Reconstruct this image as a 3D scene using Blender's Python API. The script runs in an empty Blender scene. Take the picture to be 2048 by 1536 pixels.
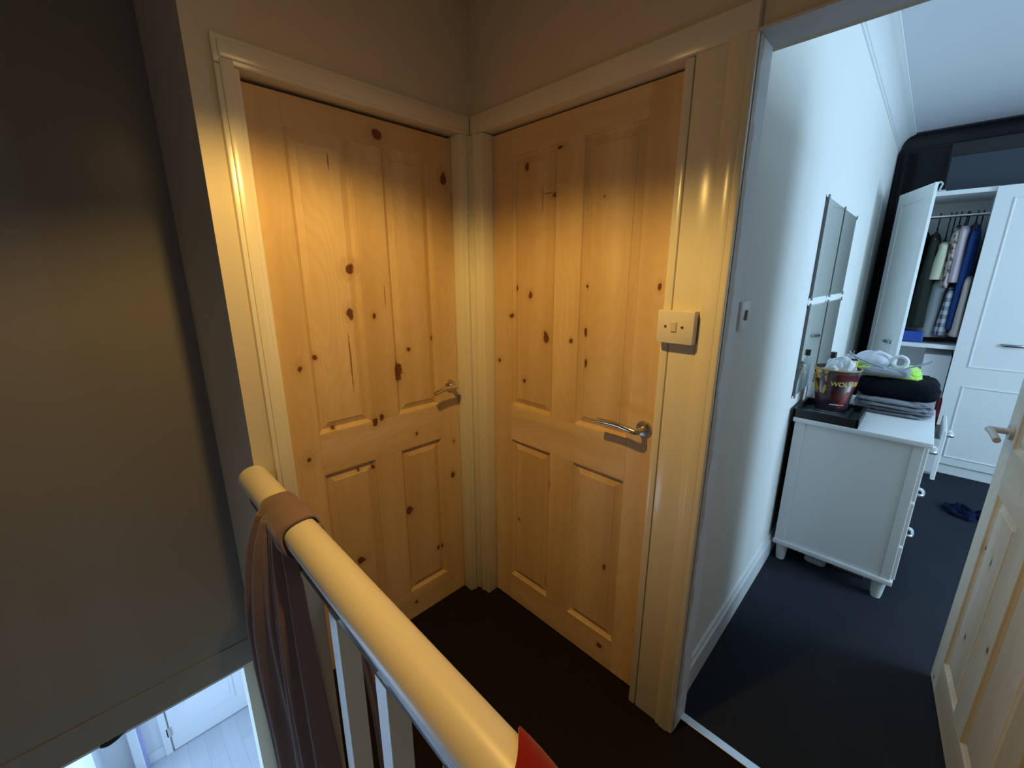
import bpy, bmesh, math, random
from mathutils import Vector, Matrix, noise
random.seed(7)
SC = bpy.context.scene
COL = SC.collection
R = math.radians

# ------------------------------------------------------------------ camera
cam_d = bpy.data.cameras.new('camera'); cam = bpy.data.objects.new('camera', cam_d); COL.objects.link(cam)
CX, CY, CZ = -1.124, -1.3561, 1.4804
yaw, pitch = 0.784, 0.2518
cam.location = (CX, CY, CZ)
cam.rotation_mode = 'XYZ'
cam.rotation_euler = (math.pi/2 - pitch, 0, -yaw)
cam_d.sensor_width = 36; cam_d.sensor_fit = 'HORIZONTAL'
cam_d.lens = 832.6/2048*36
cam_d.clip_start = 0.01; cam_d.clip_end = 60
SC.camera = cam

# ------------------------------------------------------------------ view and world
SC.view_settings.view_transform = 'Standard'
SC.view_settings.look = 'None'
SC.view_settings.exposure = 0.0
SC.view_settings.gamma = 1.0
SC.view_settings.use_curve_mapping = False
world = bpy.data.worlds.new('world'); SC.world = world; world.use_nodes = True
bg = world.node_tree.nodes['Background']
bg.inputs[0].default_value = (0.45, 0.66, 1.0, 1); bg.inputs[1].default_value = 0.25

# ------------------------------------------------------------------ lights
def area(name, loc, rot, sx, sy, power, color):
    l = bpy.data.lights.new(name, 'AREA'); l.shape = 'RECTANGLE'; l.size = sx; l.size_y = sy
    l.energy = power; l.color = color
    o = bpy.data.objects.new(name, l); o.location = loc; o.rotation_euler = rot; COL.objects.link(o); return o
# daylight through the bedroom window (in the wall at y = -4.2): sky in the middle, plus a wide fill added across the opening
area('bedroom_window_daylight', (1.80, -4.19, 1.62), (R(90), 0, 0), .8, 1.3, 36, (0.52, 0.77, 1.0))
area('bedroom_fill_light', (1.35, -4.195, 1.62), (R(90), 0, 0), 2.2, 1.3, 62, (0.50, 0.74, 1.0))
# daylight through the glazed front door of the hall below
area('hall_daylight', (-2.86, 1.75, -1.45), (R(90), 0, R(-90)), 1.3, 1.9, 66, (0.46, 0.70, 1.0))
# faint neutral fill, added behind the viewer as an unseen stair window
area('stair_fill_light', (-1.65, -2.69, 1.45), (R(90), 0, 0), .7, .9, .6, (0.80, 0.88, 1.0))
LAMP = (-0.80, -0.69, 2.07)
ld = bpy.data.lights.new('landing_lamp_light', 'SPOT'); ld.energy = 33; ld.color = (1.0, 0.615, 0.16)
ld.spot_size = R(142); ld.spot_blend = 0.38; ld.shadow_soft_size = 0.022
lo = bpy.data.objects.new('landing_lamp_light', ld); lo.location = LAMP; lo.rotation_euler = (R(5), 0, 0); COL.objects.link(lo)
# weak point light added under the shade to lift the upper walls
lg = bpy.data.lights.new('landing_lamp_fill', 'POINT'); lg.energy = 1.5; lg.color = (1.0, 0.60, 0.20); lg.shadow_soft_size = 0.06
lo = bpy.data.objects.new('landing_lamp_fill', lg); lo.location = (LAMP[0], LAMP[1], LAMP[2]-.03); COL.objects.link(lo)

# ------------------------------------------------------------------ material helpers
def rgb(r, g, b): return (r, g, b, 1)
class NT:
    def __init__(s, name):
        s.m = bpy.data.materials.new(name); s.m.use_nodes = True; s.t = s.m.node_tree
        s.b = s.t.nodes['Principled BSDF']
    def n(s, typ, **kw):
        x = s.t.nodes.new(typ)
        for k, v in kw.items(): setattr(x, k, v)
        return x
    def l(s, a, b): s.t.links.new(a, b)
    def math(s, op, a, b=None, c=None):
        x = s.n('ShaderNodeMath', operation=op)
        for i, v in enumerate((a, b, c)):
            if v is None: continue
            if isinstance(v, (int, float)): x.inputs[i].default_value = v
            else: s.l(v, x.inputs[i])
        return x.outputs[0]
    def mix(s, f, a, b):
        x = s.n('ShaderNodeMix', data_type='RGBA')
        if isinstance(f, (int, float)): x.inputs[0].default_value = f
        else: s.l(f, x.inputs[0])
        for i, v in ((6, a), (7, b)):
            if isinstance(v, tuple): x.inputs[i].default_value = v
            else: s.l(v, x.inputs[i])
        return x.outputs[2]
    def coord(s, which='Object'):
        return s.n('ShaderNodeTexCoord').outputs[which]
    def mapped(s, v, scale, loc=(0, 0, 0)):
        x = s.n('ShaderNodeMapping'); x.inputs['Scale'].default_value = scale; x.inputs['Location'].default_value = loc
        s.l(v, x.inputs[0]); return x.outputs[0]
    def noise(s, v, scale, detail=3, rough=.5):
        x = s.n('ShaderNodeTexNoise'); x.inputs['Scale'].default_value = scale
        x.inputs['Detail'].default_value = detail; x.inputs['Roughness'].default_value = rough
        if v is not None: s.l(v, x.inputs['Vector'])
        return x.outputs[0]
    def ramp(s, f, stops):
        x = s.n('ShaderNodeValToRGB'); s.l(f, x.inputs[0])
        e = x.color_ramp.elements
        while len(e) < len(stops): e.new(0.5)
        for q, (p, c) in zip(e, stops): q.position = p; q.color = c
        return x.outputs[0]
    def bump(s, h, strength, dist=.002):
        x = s.n('ShaderNodeBump'); x.inputs['Strength'].default_value = strength; x.inputs['Distance'].default_value = dist
        s.l(h, x.inputs['Height']); s.l(x.outputs[0], s.b.inputs['Normal'])
    def set(s, rough=.5, metal=0., spec=.5, coat=0.):
        s.b.inputs['Roughness'].default_value = rough; s.b.inputs['Metallic'].default_value = metal
        s.b.inputs['Specular IOR Level'].default_value = spec; s.b.inputs['Coat Weight'].default_value = coat
        return s
def paint(name, col, rough=.5, var=.04, scale=6, bump=.0, metal=0., bscale=60, spec=.5, coat=0.):
    t = NT(name); c = t.coord()
    f = t.noise(c, scale, 3)
    a = tuple(min(1, x*(1+var)) for x in col[:3]) + (1,); b = tuple(x*(1-var) for x in col[:3]) + (1,)
    t.l(t.mix(f, b, a), t.b.inputs['Base Color'])
    t.set(rough, metal, spec, coat)
    if bump: t.bump(t.noise(c, bscale, 4), bump)
    return t.m

WHITE_GLOSS = paint('cream_gloss_paint', rgb(.80, .735, .58), .22, .02, 4, .08, bscale=14, spec=.5)
WALL_CREAM = paint('cream_wall_paint', rgb(.66, .58, .44), .6, .03, 5, .15, bscale=90)
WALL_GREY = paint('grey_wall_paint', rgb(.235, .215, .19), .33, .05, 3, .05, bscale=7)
WALL_BED = paint('white_bedroom_wall_paint', rgb(.82, .83, .79), .6, .02, 5, .12, bscale=90)
CEIL = paint('ceiling_paint', rgb(.66, .68, .72), .8, .02, 3)
WHITE = paint('white_lacquer', rgb(.78, .80, .80), .35, .015, 3)
WHITE_HALL = paint('white_hall_paint', rgb(.80, .82, .84), .5, .02, 3)
NAVY = paint('dark_navy_wall_paint', rgb(.030, .042, .060), .5, .1, 3)
BLACKWALL = paint('near_black_wall_paint', rgb(.010, .010, .013), .6, .1, 3)
BLACK = paint('black_plastic', rgb(.012, .013, .015), .35, .1, 9)
CHROME = paint('satin_chrome', rgb(.62, .60, .57), .22, .02, 9, metal=1.)
BRIGHTSTEEL = paint('brushed_aluminium', rgb(.80, .82, .86), .3, .04, 30, metal=1.)
ALU_WHITE = paint('satin_nickel', rgb(.62, .60, .58), .42, .03, 9, metal=.35)
BRASSY = paint('brown_screw_cap', rgb(.10, .05, .015), .5)
PLASTIC = paint('cream_plastic', rgb(.80, .74, .62), .35, .01)
MIRROR = paint('mirror_glass', rgb(.95, .97, .93), .03, .01, metal=1.)
LAMPM = paint('pendant_shade_metal', rgb(.25, .2, .15), .5)

def carpet(name, col, col2):
    t = NT(name); c = t.coord()
    n1 = t.noise(c, 260, 3, .7); n2 = t.noise(c, 3.2, 4, .6)
    base = t.mix(n2, rgb(*col), rgb(*col2))
    t.l(t.mix(t.math('MULTIPLY', n1, .7), base, rgb(col[0]*.25, col[1]*.25, col[2]*.25)), t.b.inputs['Base Color'])
    t.set(.95, 0, .15); t.bump(n1, .8, .004); return t.m
CARPET = carpet('carpet_daylit', (.024, .029, .040), (.042, .051, .068))  # same carpet as on the landing, with window daylight in its bluer tone
CARPET_L = carpet('carpet_lamplit', (.018, .013, .012), (.027, .020, .017))  # same carpet again, dim warm lamplight put into the darker tone

def laminate():
    t = NT('pale_laminate_floor'); c = t.coord()
    br = t.n('ShaderNodeTexBrick'); br.inputs['Scale'].default_value = 1
    br.inputs['Brick Width'].default_value = 1.2; br.inputs['Row Height'].default_value = .12
    br.inputs['Mortar Size'].default_value = .002
    br.inputs['Color1'].default_value = rgb(.50, .52, .56); br.inputs['Color2'].default_value = rgb(.58, .60, .64); br.inputs['Mortar'].default_value = rgb(.40, .42, .48)
    m = t.n('ShaderNodeMapping'); m.inputs['Rotation'].default_value = (0, 0, R(90)); t.l(c, m.inputs[0]); t.l(m.outputs[0], br.inputs['Vector'])
    g = t.noise(t.mapped(c, (40, 2, 1)), 1, 4)
    t.l(t.mix(t.math('MULTIPLY', g, .25), br.outputs[0], rgb(.3, .3, .34)), t.b.inputs['Base Color']); t.set(.35); return t.m
LAMINATE = laminate()

def pine(name, knots, horizontal=False, seed=0, tint=(1, 1, 1)):
    """knots: (x, z, rx, rz, strength) in the door's own coordinates"""
    t = NT(name); c = t.coord()
    sep = t.n('ShaderNodeSeparateXYZ'); t.l(c, sep.inputs[0])
    X, Z = sep.outputs[0], sep.outputs[2]
    # knot distance field
    dmin = None
    wob = t.math('MULTIPLY', t.math('SUBTRACT', t.noise(c, 55, 2), .5), 1.3)
    for (kx, kz, rx, rz, st) in knots:
        if st > 1.5: continue
        v = t.n('ShaderNodeVectorMath', operation='SUBTRACT'); t.l(c, v.inputs[0]); v.inputs[1].default_value = (kx, 0, kz)
        w = t.n('ShaderNodeVectorMath', operation='MULTIPLY'); t.l(v.outputs[0], w.inputs[0]); w.inputs[1].default_value = (.84/rx, 0, .80/rz)
        ln = t.n('ShaderNodeVectorMath', operation='LENGTH'); t.l(w.outputs[0], ln.inputs[0])
        d = t.math('ADD', ln.outputs['Value'], (1-st)*.6)
        dmin = d if dmin is None else t.math('SMOOTH_MIN', dmin, d, .3)
    # grain coordinate: across, bent round the knots
    across, along = (Z, X) if horizontal else (X, Z)
    cb = t.n('ShaderNodeCombineXYZ')
    t.l(t.math('MULTIPLY', across, 1), cb.inputs[0]); t.l(t.math('MULTIPLY', along, .07), cb.inputs[2]); cb.inputs[1].default_value = seed*3.7
    big = t.noise(cb.outputs[0], 7, 3)
    cb2 = t.n('ShaderNodeCombineXYZ')
    t.l(across, cb2.inputs[0]); t.l(t.math('MULTIPLY', along, .35), cb2.inputs[2]); cb2.inputs[1].default_value = seed*1.3
    warp = t.noise(cb2.outputs[0], 4.5, 2)
    ph = t.math('ADD', t.math('MULTIPLY', across, 60), t.math('MULTIPLY', warp, 42))
    if dmin is not None:
        halo0 = t.math('POWER', 2.718, t.math('MULTIPLY', dmin, -.55))
        ph = t.math('ADD', ph, t.math('MULTIPLY', halo0, 9))
    ring = t.math('MULTIPLY_ADD', t.math('SINE', t.math('MULTIPLY', ph, 2.6)), .5, .5)
    ring = t.math('POWER', ring, 2.2)
    fine = t.noise(t.mapped(c, (3, 90, 90) if horizontal else (90, 90, 3)), 1, 3)
    tr, tg, tb = tint
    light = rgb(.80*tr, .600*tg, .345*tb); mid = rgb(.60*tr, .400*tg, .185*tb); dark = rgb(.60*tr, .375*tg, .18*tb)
    col = t.mix(t.ramp(big, [(.36, rgb(0, 0, 0)), (.66, rgb(1, 1, 1))]), light, mid)
    col = t.mix(t.math('MULTIPLY', ring, .22), col, dark)
    col = t.mix(t.math('MULTIPLY', fine, .22), col, dark)
    if dmin is not None:
        dd = t.math('ADD', dmin, wob)
        halo = t.ramp(t.math('MULTIPLY', dd, .25), [(.20, rgb(1, 1, 1)), (.62, rgb(0, 0, 0))])
        col = t.mix(t.math('MULTIPLY', halo, .38), col, rgb(.42*tr, .22*tg, .09*tb))
        core = t.ramp(dd, [(.75, rgb(1, 1, 1)), (1.12, rgb(0, 0, 0))])
        col = t.mix(core, col, rgb(.16*tr, .055*tg, .018*tb))
    for (kx, kz, rx, rz, st) in knots:      # resin streaks
        if st <= 1.5: continue
        v = t.n('ShaderNodeVectorMath', operation='SUBTRACT'); t.l(c, v.inputs[0]); v.inputs[1].default_value = (kx, 0, kz)
        w = t.n('ShaderNodeVectorMath', operation='MULTIPLY'); t.l(v.outputs[0], w.inputs[0]); w.inputs[1].default_value = (1/rx, 0, 1/rz)
        ln = t.n('ShaderNodeVectorMath', operation='LENGTH'); t.l(w.outputs[0], ln.inputs[0])
        core = t.ramp(t.math('ADD', ln.outputs['Value'], t.math('MULTIPLY', wob, .6)), [(.6, rgb(1, 1, 1)), (1.1, rgb(0, 0, 0))])
        col = t.mix(t.math('MULTIPLY', core, .8), col, rgb(.20*tr, .07*tg, .02*tb))
    t.l(col, t.b.inputs['Base Color']); t.set(.48, 0, .4)
    t.bump(t.math('ADD', fine, t.math('MULTIPLY', ring, .4)), .08, .001)
    return t.m

# ------------------------------------------------------------------ mesh helpers
def box(bm, x0, x1, y0, y1, z0, z1, bev=0., seg=2):
    r = bmesh.ops.create_cube(bm, size=1)
    vs = r['verts']
    bmesh.ops.scale(bm, verts=vs, vec=(x1-x0, y1-y0, z1-z0))
    bmesh.ops.translate(bm, verts=vs, vec=((x0+x1)/2, (y0+y1)/2, (z0+z1)/2))
    if bev > 0:
        es = list({e for v in vs for e in v.link_edges})
        bmesh.ops.bevel(bm, geom=es, offset=bev, segments=seg, profile=.5, affect='EDGES')
    return bm
def NB(): return bmesh.new()
def bx(*a, **k): return box(NB(), *a, **k)
def lathe(bm, prof, axis_o=(0, 0, 0), n=32, rot=None, cap=True):
    rings = []
    M = rot or Matrix.Identity(3)
    for (r, z) in prof:
        rings.append([bm.verts.new(M @ Vector((r*math.cos(a), r*math.sin(a), z)) + Vector(axis_o)) for a in [2*math.pi*i/n for i in range(n)]])
    for a, b in zip(rings, rings[1:]):
        for i in range(n): bm.faces.new((a[i], a[(i+1) % n], b[(i+1) % n], b[i]))
    if cap:
        bm.faces.new(list(reversed(rings[0]))); bm.faces.new(rings[-1])
    return bm
def tube(bm, pts, rad, n=12, cap=True, flat=1.0):
    pts = [Vector(p) for p in pts]; rings = []
    rads = rad if isinstance(rad, (list, tuple)) else [rad]*len(pts)
    up = Vector((0, 0, 1)); prev = None
    for i, p in enumerate(pts):
        t = (pts[min(i+1, len(pts)-1)]-pts[max(i-1, 0)]).normalized()
        if prev is None:
            a = up if abs(t.dot(up)) < .9 else Vector((1, 0, 0))
            prev = t.cross(a).normalized()
        s = (prev - t*prev.dot(t)).normalized(); prev = s
        b = t.cross(s)
        rings.append([bm.verts.new(p + s*math.cos(2*math.pi*k/n)*rads[i] + b*math.sin(2*math.pi*k/n)*rads[i]*flat) for k in range(n)])
    for a, b in zip(rings, rings[1:]):
        for i in range(n): bm.faces.new((a[i], a[(i+1) % n], b[(i+1) % n], b[i]))
    if cap:
        bm.faces.new(list(reversed(rings[0]))); bm.faces.new(rings[-1])
    return bm
def spline(pts, k=6):
    """Catmull-Rom"""
    P = [Vector(p) for p in pts]; P = [P[0]*2-P[1]] + P + [P[-1]*2-P[-2]]; out = []
    for i in range(1, len(P)-2):
        for j in range(k):
            t = j/k; a, b, c, d = P[i-1], P[i], P[i+1], P[i+2]
            out.append(.5*((2*b)+(c-a)*t+(2*a-5*b+4*c-d)*t*t+(3*b-a-3*c+d)*t**3))
    out.append(P[-2]); return out
def grid(bm, fn, nu, nv, closed_u=False):
    g = [[bm.verts.new(fn(i/(nu if closed_u else nu-1), j/(nv-1))) for i in range(nu)] for j in range(nv)]
    for j in range(nv-1):
        for i in range(nu if closed_u else nu-1):
            k = (i+1) % nu
            bm.faces.new((g[j][i], g[j][k], g[j+1][k], g[j+1][i]))
    return g
def prism(bm, poly, axis, a0, a1):
    """extrude a polygon given in the two other axes along axis"""
    def P(q, a):
        if axis == 0: return (a, q[0], q[1])
        if axis == 1: return (q[0], a, q[1])
        return (q[0], q[1], a)
    A = [bm.verts.new(P(q, a0)) for q in poly]; B = [bm.verts.new(P(q, a1)) for q in poly]
    bm.faces.new(list(reversed(A))); bm.faces.new(B)
    n = len(poly)
    for i in range(n): bm.faces.new((A[i], A[(i+1) % n], B[(i+1) % n], B[i]))
    return bm
def obj(name, bm, mat, parent=None, smooth=False, solid=0., subd=0, world=True):
    """link bm as one mesh object; world coordinates are kept under a moved parent"""
    if parent is not None and world:
        bmesh.ops.transform(bm, matrix=Matrix.LocRotScale(parent.location, parent.rotation_euler, None).inverted(), verts=bm.verts)
    bmesh.ops.recalc_face_normals(bm, faces=bm.faces)
    me = bpy.data.meshes.new(name); bm.to_mesh(me); bm.free()
    o = bpy.data.objects.new(name, me); COL.objects.link(o)
    if isinstance(mat, (list, tuple)):
        for m in mat: me.materials.append(m)
    else: me.materials.append(mat)
    if smooth:
        for p in me.polygons: p.use_smooth = True
        if smooth == 'auto':
            me.set_sharp_from_angle(angle=R(35))
    if parent is not None: o.parent = parent
    if solid:
        s = o.modifiers.new('solid', 'SOLIDIFY'); s.thickness = solid; s.offset = 0
    if subd:
        s = o.modifiers.new('sub', 'SUBSURF'); s.levels = subd; s.render_levels = subd
    return o
def tag(o, label, cat, group=None, kind=None):
    o['label'] = label; o['category'] = cat
    if group: o['group'] = group
    if kind: o['kind'] = kind
    return o
def thing(name, loc, label, cat, rotz=0, group=None, kind=None):
    o = bpy.data.objects.new(name, None); COL.objects.link(o); o.location = loc; o.rotation_euler = (0, 0, rotz)
    o.empty_display_size = .1
    return tag(o, label, cat, group, kind)
def struct(name, bm, mat, label, cat, smooth=False):
    return tag(obj(name, bm, mat, smooth=smooth), label, cat, kind='structure')

# ------------------------------------------------------------------ the shell
LC = 2.45     # landing ceiling
BC = 2.60     # bedroom ceiling
# floors
struct('floor', bx(-.86, .085, -2.7, .16, -.25, 0), CARPET_L, 'dark carpet of the landing in front of the two pine doors', 'floor')
struct('floor.001', bx(.085, 4.0, -4.2, -.80, -.25, 0), CARPET, 'dark carpet of the bedroom, daylight blue in its colour', 'floor')
struct('floor.002', bx(-2.9, -.55, -2.7, 2.75, -2.75, -2.6), LAMINATE, 'pale laminate floor of the hall downstairs', 'floor')
# landing ceiling / bedroom ceiling / hall ceiling
struct('ceiling', bx(-2.2, .1, -2.7, .70, LC, LC+.1), WALL_CREAM, 'ceiling over the landing', 'ceiling')
struct('ceiling.001', bx(.1, 4.0, -4.2, -.80, BC, BC+.1), CEIL, 'pale blue grey bedroom ceiling', 'ceiling')
struct('ceiling.002', bx(-2.9, -.55, .61, 2.75, -.27, -.25), WHITE_HALL, 'white ceiling of the hall downstairs', 'ceiling')
# wall with door 1  (face y = .012), one mesh
b = NB(); box(b, -.86, -.758, .012, .70, -.26, LC); box(b, -.048, .1, .012, .16, 0, LC); box(b, -.758, -.048, .012, .16, 1.998, LC)
box(b, -.80, .1, .16, .20, -.25, LC)
struct('wall_back', b, WALL_CREAM, 'cream wall around the left pine door', 'wall')
# wall with door 2 and the bedroom doorway (face x = .012)
b = NB(); box(b, .012, .1, -.982, -.830, 0, LC); box(b, .012, .1, -.830, .012, 1.998, LC); box(b, .02, .1, -2.7, .0, LC, BC+.1); box(b, .012, .1, -1.72, -.982, 2.0005, LC); box(b, .012, .1, -2.7, -1.72, 0, LC)
box(b, .1, .13, -4.2, -1.72, 0, BC); box(b, .1, .13, -1.72, -.86, 1.998, BC)
box(b, .1, .14, -.86, .16, 0, LC)
struct('wall_right', b, WALL_CREAM, 'cream wall around the right pine door and the bedroom doorway', 'wall')
# grey wall across the stairwell
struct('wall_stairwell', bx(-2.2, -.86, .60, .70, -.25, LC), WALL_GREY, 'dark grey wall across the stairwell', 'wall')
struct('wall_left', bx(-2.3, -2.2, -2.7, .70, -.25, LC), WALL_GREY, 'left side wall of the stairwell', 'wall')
struct('wall_front', box(box(box(box(NB(), -2.3, -2.0, -2.8, -2.7, -2.6, LC), -1.3, .1, -2.8, -2.7, -2.6, LC), -2.0, -1.3, -2.8, -2.7, -2.6, 1.0), -2.0, -1.3, -2.8, -2.7, 1.9, LC), WALL_CREAM, 'landing wall behind the viewer', 'wall')
# skirting of the grey wall
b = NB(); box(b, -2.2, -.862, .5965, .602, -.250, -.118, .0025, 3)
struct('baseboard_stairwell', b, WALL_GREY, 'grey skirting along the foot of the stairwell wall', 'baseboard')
# bedroom walls
def wy(x): return -.945 + (x-.1)*.009
b = NB(); prism(b, [(.1, wy(.1)), (4.0, wy(4.0)), (4.0, -.76), (.1, -.76)], 2, 0, BC)
struct('wall_bedroom_left', b, WALL_BED, 'white bedroom wall with the mirror tiles', 'wall')
b = NB(); box(b, 3.9, 4.0, -4.2, -.80, 0, BC)
struct('wall_bedroom_far', b, BLACKWALL, 'near black far wall of the bedroom behind the wardrobe', 'wall')
b = NB(); box(b, .1, .22, -4.3, -4.2, 0, BC); box(b, 2.48, 4.0, -4.3, -4.2, 0, BC); box(b, .22, 2.48, -4.3, -4.2, 0, .95); box(b, .22, 2.48, -4.3, -4.2, 2.3, BC)
struct('wall_bedroom_right', b, WALL_BED, 'bedroom window wall', 'wall')
w = thing('window_1', (1.85, -4.25, .95), 'white framed bedroom window', 'window', kind='structure')
b = NB(); box(b, .22, 2.48, -4.28, -4.22, .95, 1.0); box(b, .22, 2.48, -4.28, -4.22, 2.25, 2.3); box(b, .22, .27, -4.28, -4.22, .95, 2.3); box(b, 2.43, 2.48, -4.28, -4.22, .95, 2.3); box(b, 1.32, 1.37, -4.28, -4.22, .95, 2.3)
obj('window_frame', b, WHITE, w)
w = thing('added_window', (-1.65, -2.75, 1.0), 'unseen white framed stair window added for the neutral fill', 'window', kind='structure')  # added out of view around the stair fill light
b = NB(); box(b, -2.0, -1.3, -2.78, -2.72, 1.0, 1.04); box(b, -2.0, -1.3, -2.78, -2.72, 1.86, 1.9); box(b, -2.0, -1.96, -2.78, -2.72, 1.0, 1.9); box(b, -1.34, -1.3, -2.78, -2.72, 1.0, 1.9)
obj('window_frame', b, WHITE, w)
# bedroom coving: concave profile swept along the left wall and the far wall
def cove(z, pts, mat, name, label):
    b = NB(); n = 8
    prof = [(0, -.115), (.006, -.115), (.008, -.10)] + [(.012+.062*(1-math.cos(a)), -.098+.082*math.sin(a)) for a in [math.pi/2*i/n for i in range(n+1)]] + [(.078, -.014), (.092, -.012), (.092, 0)]
    rows = []
    for (x, y, nx, ny) in pts:
        rows.append([b.verts.new((x+nx*d, y+ny*d, z+h)) for d, h in prof])
    for r0, r1 in zip(rows, rows[1:]):
        for i in range(len(prof)-1): b.faces.new((r0[i], r0[i+1], r1[i+1], r1[i]))
    o = struct(name, b, mat, label, 'coving', smooth='auto'); return o
cove(BC, [(.13, wy(.13), 0, -1), (3.9, wy(3.9), -1, -1)], WHITE, 'trim_1', 'white coving between bedroom wall and ceiling')
cove(BC, [(3.9, wy(3.9), -1, -1), (3.9, -4.2, -1, 0)], BLACKWALL, 'trim_2', 'near black coving along the far bedroom wall')
# bedroom skirting
b = NB(); prism(b, [(.105, wy(.1)-.016), (3.9, wy(3.9)-.016), (3.9, wy(3.9)+.01), (.105, wy(.1)+.01)], 2, 0, .10)
prism(b, [(.105, wy(.1)-.009), (3.9, wy(3.9)-.009), (3.9, wy(3.9)+.01), (.105, wy(.1)+.01)], 2, .10, .125)
struct('baseboard_bedroom', b, WHITE, 'white skirting board of the bedroom wall', 'baseboard')
# doorway lining, ragged edge of cream paint against white
t = NT('ragged_paint_edge'); c = t.coord(); sp = t.n('ShaderNodeSeparateXYZ'); t.l(c, sp.inputs[0])
e = t.math('ADD', sp.outputs[0], t.math('MULTIPLY', t.math('SUBTRACT', t.noise(t.mapped(c, (1, 1, 1.0)), 5, 4, .7), .5), .10))
t.l(t.mix(t.ramp(e, [(.035, rgb(0, 0, 0)), (.042, rgb(1, 1, 1))]), rgb(.60, .50, .40), rgb(.80, .84, .88)), t.b.inputs['Base Color']); t.set(.5)
struct('trim_3', bx(.012, .1, -.985, -.9825, 0, 1.998), t.m, 'reveal of the bedroom doorway with a ragged paint edge', 'door lining')
struct('trim_4', bx(.1, .112, -.975, -.94, .125, 1.85, .002), WHITE, 'thin white strip down the bedroom side of the doorway', 'trim')
# lining across the head of the doorway
struct('trim_5', bx(.0, .1, -1.72, -.982, 1.994, 2.0), paint('grey_white_lining', rgb(.62, .63, .64), .5), 'flat head lining of the bedroom doorway', 'door lining')
# threshold
struct('trim_6', bx(.066, .096, -1.72, -.968, 0, .006, .002), BRIGHTSTEEL, 'silver metal threshold strip in the bedroom doorway', 'threshold')

# ---- architraves of door 1
g = WHITE_GLOSS
b = NB()
box(b, -.807, -.752, -.006, .10, 0, 1.991, .004); box(b, -.795, -.764, -.011, .0, 0, 2.003, .004)
struct('trim_7', b, g, 'cream architrave left of the left pine door', 'architrave', smooth='auto')
b = NB(); box(b, -.807, -.0, -.006, .10, 1.992, 2.056, .004); box(b, -.795, -.01, -.011, .0, 2.004, 2.044, .004)
struct('trim_8', b, g, 'cream architrave over the left pine door', 'architrave', smooth='auto')
b = NB(); box(b, -.055, -.002, -.006, .10, 0, 1.992, .004); box(b, -.036, -.020, -.011, .0, 0, 1.992, .004); box(b, -.014, -.003, -.010, .0, 0, 1.992, .003)
struct('trim_9', b, g, 'cream architrave in the corner beside the left door handle', 'architrave', smooth='auto')
# ---- architraves of door 2
b = NB(); box(b, -.006, .10, -.078, -.002, 0, 1.992, .004); box(b, -.011, .0, -.050, -.026, 0, 1.992, .004); box(b, -.010, .0, -.018, -.004, 0, 1.992, .003)
struct('trim_10', b, g, 'cream architrave in the corner at the hinge side of the right door', 'architrave', smooth='auto')
b = NB(); box(b, -.004, .10, -.982, -.008, 1.9925, 2.056, .004)
struct('trim_11', b, g, 'cream architrave over the right pine door', 'architrave', smooth='auto')
b = NB(); box(b, .0, .10, -.846, -.822, 0, 1.992, .005); box(b, .002, .02, -.926, -.848, 0, 1.996, .002)
box(b, -.006, .012, -.984, -.924, 0, 1.998, .006, 3); box(b, -.0075, .0, -.968, -.938, 0, 1.998, .003)
struct('trim_12', b, g, 'glossy cream door post between the right pine door and the bedroom', 'door post', smooth='auto')

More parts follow.
